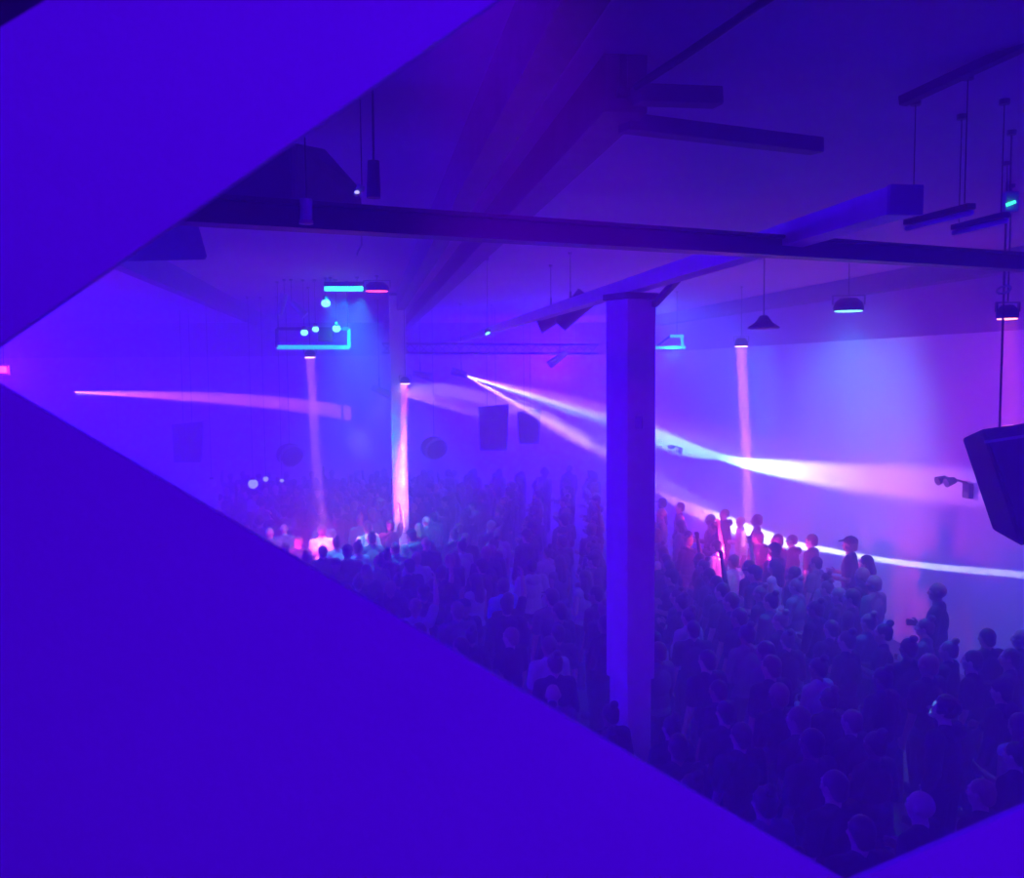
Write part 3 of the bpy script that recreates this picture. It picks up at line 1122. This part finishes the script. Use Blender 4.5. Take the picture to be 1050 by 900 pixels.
def dress(root, rnd, tone):
    sk, hr, tp = rnd.choice(SKINS), rnd.choice(HAIRS), rnd.choice(TOPS[tone])
    tr = rnd.choice([(.012, .012, .016), (.02, .025, .05), (.05, .05, .055)])
    for ch in root.children:
        n = ch.name.split('.')[0]
        c = {'body': sk, 'hair': hr, 'shirt': tp, 'trousers': tr, 'cap': (.02, .02, .025), 'shoe': (.03, .03, .03)}.get(n, (.5, .5, .5))
        ch.color = c + (1,)


def place_person(k, x, y, rz, sc, tone, label, group, rnd):
    if k not in PROTO:
        root = PROTO[k] = proto_person(k)
    else:
        src = PROTO[k]
        root = src.copy()
        C.objects.link(root)
        for ch in src.children:
            c = ch.copy()
            C.objects.link(c)
            c.parent = root
    root.location = (x, y, 0)
    root.rotation_euler = (0, 0, rz)
    root.scale = (sc, sc, sc)
    root['label'] = label
    root['category'] = 'person'
    root['group'] = group
    dress(root, rnd, tone)
    return root


def board_y(x):
    """lower edge of the gap at column x of the picture"""
    return 376 + (x + 33) * .587 if x < 870 else 906 - (x - 870) * .43


def place_words(px, py):
    if px < 640:
        r = 'far back' if py < 520 else ('rear' if py < 565 else ('middle' if py < 625 else 'front'))
        c = 'left of slim far column' if px < 398 else ('right of slim far column' if px < 520 else 'left of near white column')
    else:
        r = 'far back' if py < 560 else ('rear' if py < 615 else ('middle' if py < 690 else ('front' if py < 770 else 'foremost')))
        c = 'right of near white column' if px < 770 else ('midway along right wall' if px < 890 else 'below the big loudspeaker')
    return r, c


DJ = P(300, 500, 22.0)
rnd = random.Random(5)
spots = []          # x, y, pixel


def clear_of(x, y, dmin):
    return all((x - q[0]) ** 2 + (y - q[1]) ** 2 > dmin * dmin for q in spots)


HZ = 1.64
# people one can tell apart: pixel of the head, kind, tone, scale, turn, label
KNOWN = [
    (872, 558, 5, 'dark', 1.10, None, 'tall person in a cap against the right wall, beside the white light line'),
    (888, 574, 9, 'dark', 1.0, None, 'bob haired person just right of the tall person in the cap'),
    (832, 554, 0, 'dark', 1.04, None, 'short haired person with broad shoulders left of the tall capped person'),
    (812, 558, 2, 'dark', .98, None, 'cropped haired person in dark hood before the wall, left of the broad shouldered person'),
    (797, 552, 0, 'dark', 1.05, None, 'short haired person in pink glow before the right wall'),
    (776, 533, 0, 'dark', 1.05, None, 'person standing a head above the others under the right pink beam'),
    (760, 536, 7, 'pale', .98, None, 'bald person under the right pink beam'),
    (743, 532, 2, 'dark', 1.0, None, 'person in dark hooded top just left of the right pink beam'),
    (697, 520, 0, 'dark', 1.02, None, 'dark haired person at the crowd edge by the near column'),
    (679, 516, 5, 'dark', 1.0, None, 'capped person half hidden by the near column, far back'),
    (734, 560, 3, 'white', 1.0, None, 'person in white T-shirt with raised arm, lit pink'),
    (752, 575, 0, 'white', .98, None, 'short haired person in white T-shirt, lit pink near the right wall'),
    (794, 580, 1, 'pale', .98, None, 'long haired person in pale sleeveless top lit pink before the wall'),
    (962, 606, 7, 'dark', 1.10, None, 'tall bald person standing alone before the right wall under the loudspeaker'),
    (330, 544, 0, 'white', 1.02, None, 'person in white T-shirt glaring in the left pink beam'),
    (377, 541, 2, 'white', 1.0, None, 'person in white hooded top just left of the slim far column'),
    (345, 556, 6, 'pale', .97, None, 'bun wearing person in pale top beside the glaring white T-shirt'),
    (426, 622, 3, 'pale', 1.0, None, 'person in pale T-shirt with raised arm near the board edge'),
    (516, 600, 0, 'blue', 1.0, None, 'person in bright blue T-shirt left of the near column'),
    (545, 580, 2, 'pale', 1.03, None, 'person in pale hooded top behind the blue T-shirt'),
    (562, 566, 6, 'pale', .98, None, 'person in pale long sleeved top with a bun, left of near column'),
    (600, 592, 1, 'pale', 1.0, None, 'long haired person in pale top touching the near column'),
    (563, 662, 0, 'pale', 1.0, None, 'person in pale patterned T-shirt alone in the dark front rows'),
    (945, 826, 7, 'dark', 1.0, None, 'bald person at the very front, by the bottom corner of the gap'),
    (1006, 838, 2, 'dark', .98, None, 'cropped haired person at the very front, right of the bald head'),
    (1046, 744, 1, 'pale', .98, None, 'long haired person in pale top at the right edge'),
    (970, 728, 8, 'dark', 1.0, None, 'curly haired person holding up a bright phone'),
    (785, 668, 9, 'grey', 1.0, None, 'bob haired person in grey top, right of the near column, mid crowd'),
]
GK = 'crowd on the dance floor'
for px, py, k, tone, sc, turn, lb in KNOWN:
    p = onz(px, py, HZ * sc)
    b = p.dot(B)
    if b > B_RIGHT - .36:
        p -= B * (b - (B_RIGHT - .36))
    for st_ in range(13):
        k_ = 1 + (st_ // 2 + st_ % 2) * .012 * (1 if st_ % 2 else -1)
        q_ = Vector((p.x * k_, p.y * k_, 0))
        if clear_of(q_.x, q_.y, .57) and q_.dot(B) < B_RIGHT - .3:
            p = q_
            break
    spots.append((p.x, p.y))
    a = turn if turn is not None else math.atan2(DJ.y - p.y, DJ.x - p.x) - PI / 2 + rnd.uniform(-.3, .3)
    root = place_person(k, p.x, p.y, a, sc, tone, lb, GK, rnd)
    if 'bright phone' in lb:
        hand = Vector((.178 + .285 * .49 - .03, .285 * .38 + .16, 1.425 - .285 * .8 + .33)) * sc
        c_, s_ = math.cos(a), math.sin(a)
        hp = Vector((p.x + c_ * hand.x - s_ * hand.y, p.y + s_ * hand.x + c_ * hand.y, hand.z))
        t = thing('phone', 'bright blue phone screen held up in the dark crowd', 'phone', hp)
        m3 = Matrix.Rotation(a, 3, 'Z') @ Matrix.Rotation(R(20), 3, 'X')
        bm = NB(); box(bm, hp, (.075, .009, .15), m3, .003); obj('case', bm, M_BLACK, t)
        bm = NB(); box(bm, hp - m3 @ Vector((0, .006, 0)), (.067, .002, .138), m3); obj('screen', bm, glow('phone_screen', (.15, .35, 1), .7), t)

cands = []
fw = Vector((-.40, .92, 0)).normalized()
lt = Vector((fw.y, -fw.x, 0))
dd, row = 1.0, 0
while dd < 30:
    s_l, s_d = (.61, .57) if dd < 10.5 else ((.66, .62) if dd < 16 else (.78, .74))
    ll = -9.0 + (row % 2) * s_l * .5
    while ll < 16.0:
        q = fw * dd + lt * ll
        x, y = q.x + rnd.uniform(-.04, .04), q.y + rnd.uniform(-.04, .04)
        if 5.0 < y < 27.5:
            cands.append((x, y, s_l))
        ll += s_l
    dd += s_d
    row += 1
good = []
for x, y, st in cands:
    p = Vector((x, y, 0))
    if p.dot(B) > B_RIGHT - .4:
        continue
    px, py, d = pix((x, y, HZ))
    if px > 1062 or px < 225 or py > board_y(px) + 12 or py > 915:
        continue
    if 622 < px < 670 and d > NC.y:
        continue
    if (x - NC.x) ** 2 + (y - NC.y) ** 2 < .5 ** 2 or (x - FC.x) ** 2 + (y - FC.y) ** 2 < .5 ** 2:
        continue
    # the crowd thins out along the wall under the loudspeaker
    if px > 905 and py < 640 - (px - 905) * .0:
        continue
    # the crowd's edge before the right wall, stepping down to the right
    if px > 672 and py < 515 + (px - 672) * .33:
        continue
    if not clear_of(x, y, .55):
        continue
    good.append((x, y, px, py))
    spots.append((x, y))
good.sort(key=lambda q: q[1])
rest = good[300 - len(KNOWN):]
good = good[:300 - len(KNOWN)]
last = -1
for x, y, px, py in good:
    near = min(math.hypot(x - q[0], y - q[1]) for q in spots if (q[0], q[1]) != (x, y))
    ok_ = [i for i in range(len(KINDS)) if i != last and not (i in (3, 4, 8) and rnd.random() < .85)]
    if py > 620:
        ok_ = [i for i in ok_ if i not in (3, 4, 8, 11)]
    if near < .72:
        ok_ = [i for i in ok_ if i not in (4, 8, 11, 2)]
    if near < .64:
        ok_ = [i for i in ok_ if i not in (1, 7, 5, 9, 10)] or [0, 6]
    k = rnd.choice(ok_)
    last = k
    q = rnd.random()
    tone = 'dark' if q < .74 else ('grey' if q < .90 else 'pale')
    if py > 690:
        tone = 'dark' if q < .93 else 'grey'
    if px > 840:
        tone = 'dark' if q < .95 else 'grey'
    K = KINDS[k]
    row_, col_ = place_words(px, py)
    lb = f"{K[4]} person in {tone} {K[5]}, {row_} crowd {col_}"
    a = math.atan2(DJ.y - y, DJ.x - x) - PI / 2 + max(-.5, min(.5, rnd.gauss(0, .22)))
    sc = rnd.uniform(.94, 1.05) * (.97 if K[3] else 1.0)
    place_person(k, x, y, a, sc, tone, lb, f"crowd {row_}, {col_}", rnd)
print('PEOPLE', len(good) + len(KNOWN), 'furthest', good[-1][1] if good else 0)

# the rest of the crowd, too far and too dim to count
if rest:
    lows = []
    for i in range(4):
        t = NB()
        ell(t, (0, 0, 1.26), (.19, .13, .22)); ell(t, (0, 0, 1.0), (.175, .13, .2))
        limb(t, (-.16, 0, 1.43), (.16, 0, 1.43), .075, .075)
        for s in (-1, 1):
            up = (i == 1 and s > 0)
            limb(t, (s * .185, 0, 1.42), (s * .24, .04, 1.6 if up else 1.14), .06, .05)
            limb(t, (s * .24, .04, 1.6 if up else 1.14), (s * .22, .12, 1.86 if up else .92), .048, .035)
            limb(t, (s * .09, 0, .93), (s * .1, 0, .5), .1, .075)
            limb(t, (s * .1, 0, .5), (s * .105, -.01, .1), .075, .055)
            limb(t, (s * .105, -.02, .05), (s * .11, .14, .045), .047, .042)
        limb(t, (0, 0, 1.42), (0, .01, 1.56), .058, .054)
        m1 = fuse('clothes', t, .028, M_CLOTH, 2)
        t = NB()
        ell(t, (0, 0, 1.65), (.076, .096, .094)); ell(t, (0, .03, 1.60), (.06, .07, .08)); limb(t, (0, .09, 1.64), (0, .11, 1.605), .012, .014)
        ell(t, (0, -.02, 1.662), (.086, .096, .094))
        if i in (2, 3):
            limb(t, (0, -.07, 1.62), (0, -.1, 1.42), .06, .06)
        m2 = fuse('heads', t, .02, M_CLOTH, 1)
        lows.append((m1, m2))
    bm = NB()
    for x, y, px, py in rest:
        m = Matrix.Translation((x, y, 0)) @ Matrix.Rotation(math.atan2(DJ.y - y, DJ.x - x) - PI / 2 + rnd.gauss(0, .3), 4, 'Z') @ Matrix.Scale(rnd.uniform(.94, 1.05), 4)
        for me in lows[rnd.choice((0, 2, 3, 0, 2, 3, 0, 2, 3, 1))]:
            n0 = len(bm.verts)
            bm.from_mesh(me)
            bm.verts.ensure_lookup_table()
            for v in bm.verts[n0:]:
                v.co = m @ v.co
    o = obj('distant_crowd', bm, M_CLOTH, None, True)
    o.color = (.03, .03, .035, 1)
    tag(o, 'hazy mass of dancers at the far end of the hall, beyond the slim column', 'crowd', None, 'stuff')
print('REST', len(rest))

# ------------------------------------------------------------------ light bands thrown on the walls
LA = P(473, 383, 22.0) + Vector((.12, -.25, -.05))
LB1 = P(76, 402, 20.0)
LB2 = P(391, 400.5, 20.5) + Vector((.15, .1, -.02))
T = 1.0
# band along the left part of the far wall
gobo(LB1, [(on_far(78, 403), .10), (on_far(150, 404), .14), (on_far(240, 409), .24), (on_far(310, 416), .30), (on_far(360, 424), .34)],
     [(0, (.3, .12, .8)), (.3, (.5, .05, .9)), (.8, (.5, .05, .9)), (1, (.55, .06, .9))], 45000 * T)
# pink band on the far wall running down to the near column
gobo(LB2, [(on_far(421, 398), .30), (on_far(500, 409), .28), (on_far(545, 424), .32), (on_far(585, 445), .34), (on_far(628, 466), .40)],
     [(0, (.25, .10, .7)), (.4, (.35, .08, .7)), (.7, (.7, .18, .8)), (1, (.9, .35, .9))], 45000 * T)
# blue band above it
gobo(LB2, [(on_far(474, 384), .10), (on_far(520, 396), .18), (on_far(570, 410), .30), (on_far(628, 428), .46)],
     [(0, (.5, .4, .9)), (.2, (.2, .15, .8)), (.6, (.1, .22, .9)), (1, (.15, .35, 1))], 5000 * T)
gobo(LB2, [(on_far(535, 411), .06), (on_far(570, 419), .09), (on_far(600, 427), .12), (on_far(628, 435), .15)],
     [(0, (.1, .3, .9)), (.4, (.3, .6, 1)), (1, (.35, .6, 1))], 8000 * T)
# pale smear left of the slim column
gobo(LB2, [(on_far(356, 436), .22), (on_far(366, 450), .42), (on_far(380, 470), .50)], [(0, (.1, .1, .5)), (.5, (.5, .35, .9)), (1, (.1, .05, .5))], 7000 * T)
# white blaze on the right wall
gobo(LA, [(on_right(664, 444), .40), (on_right(685, 453), .34), (on_right(712, 462), .22), (on_right(745, 469), .10)],
     [(0, (.5, .75, 1)), (.4, (.4, .65, 1)), (1, (.05, .15, .5))], 16000 * T)
gobo(LA, [(on_right(735, 468), .12), (on_right(790, 479), .22), (on_right(850, 487), .30), (on_right(920, 494), .36), (on_right(1080, 501), .32)],
     [(0, (.05, .12, .5)), (.2, (.5, .6, 1)), (.45, (1, .95, 1)), (.62, (.8, .45, .9)), (.8, (.55, .12, .7)), (1, (.45, .08, .7))], 22000 * T)
# thin bright line along the right wall
gobo(LA, [(on_right(672, 503), .10), (on_right(720, 527), .26), (on_right(780, 549), .18), (on_right(860, 566), .06), (on_right(905, 574), .06), (on_right(1075, 592), .07)],
     [(0, (.45, .10, .35)), (.3, (.4, .08, .3)), (.42, (.5, .15, .45)), (.55, (1, .7, 1)), (1, (.75, .5, 1))], 30000 * T)

# washes: fixtureless lights added in the hall and on the balcony
spot((1.3, -2.2, 5.6), (-.55, 1.25, 4.45), (.078, 0, 1), 600, 74, .4, .25, 'balcony_fill')  # unseen light added behind the camera to brighten the board
spot((-.2, 1.7, 5.9), P(655, 520, 9.0), (.24, .0, 1), 900, 36, .7, .15, 'column_violet_fill')  # added above the view to tint near column and pale beam violet
spot((.6, 1.9, 2.7), (1.5, 9, 2.2), (.05, 0, 1), 150, 130, .6, .25, 'near_haze_fill')  # unseen fill added for the near haze and the dancers' backs
# fixtureless blue and magenta fills added to brighten the right wall
spot(AB(13.5, 4.2, CEIL - .5), on_right(870, 460), (.10, .28, 1), 2000, 68, 1, .2, 'wall_wash_fill')
spot(AB(9.0, 7.4, 5.3), on_right(985, 550), (.5, .02, 1), 450, 100, 1, .2, 'wall_wash_fill')
# general blue from fixtureless fill points added around the hall
for a, b, z, w in ((22, -13, 4.6, 12000), (10, -11, 5.0, 5500), (5, -3.6, 4.4, 420), (2, 7.5, 5.0, 450), (29, 6, 5.0, 11000)):
    point(AB(a, b, z), (.02, .0, 1), w, .3, 'hall_wash_fill')
# fixtureless points added among the dancers, imitating pink bounce where the shafts land
for px, py, y, w in ((331, 553, 16.9, 90), (300, 560, 16.6, 25), (392, 541, 18.0, 30), (738, 566, 15.6, 170), (790, 572, 15.4, 170), (718, 534, 18.4, 60)):
    point(P(px, py, y), (1, .03, .42), w, .05, 'crowd_glow_fill')
spot(pB + Vector((-.05, -.5, -.2)), P(409, 500, 18.75), (1, .03, .5), 240, 26, .8, .05, 'column_glow_fill')  # added spot spreading more pink over the slim column
point(P(4, 379, 13.8), (1, .03, .2), 70, .08, 'exit_glow_lamp')

# ------------------------------------------------------------------ haze and render settings
w = bpy.data.worlds.new('world')
S.world = w
w.use_nodes = True
nt = w.node_tree
bg = nt.nodes['Background']
bg.inputs['Color'].default_value = (0, 0, 0, 1)
bg.inputs['Strength'].default_value = 0
vs = nt.nodes.new('ShaderNodeVolumeScatter')
vs.inputs['Density'].default_value = .06
vs.inputs['Color'].default_value = (.95, .66, .97, 1)
vs.inputs['Anisotropy'].default_value = .2
nt.links.new(vs.outputs['Volume'], nt.nodes['World Output'].inputs['Volume'])
cy = S.cycles
cy.max_bounces = 4
cy.diffuse_bounces = 2
cy.glossy_bounces = 2
cy.volume_bounces = 1
cy.sample_clamp_indirect = 8.0
cy.sample_clamp_direct = 0
cy.use_denoising = True
vsn = S.view_settings
vsn.view_transform = 'Standard'
vsn.look = 'None'
vsn.exposure = 0
vsn.gamma = 1
vsn.use_curve_mapping = False
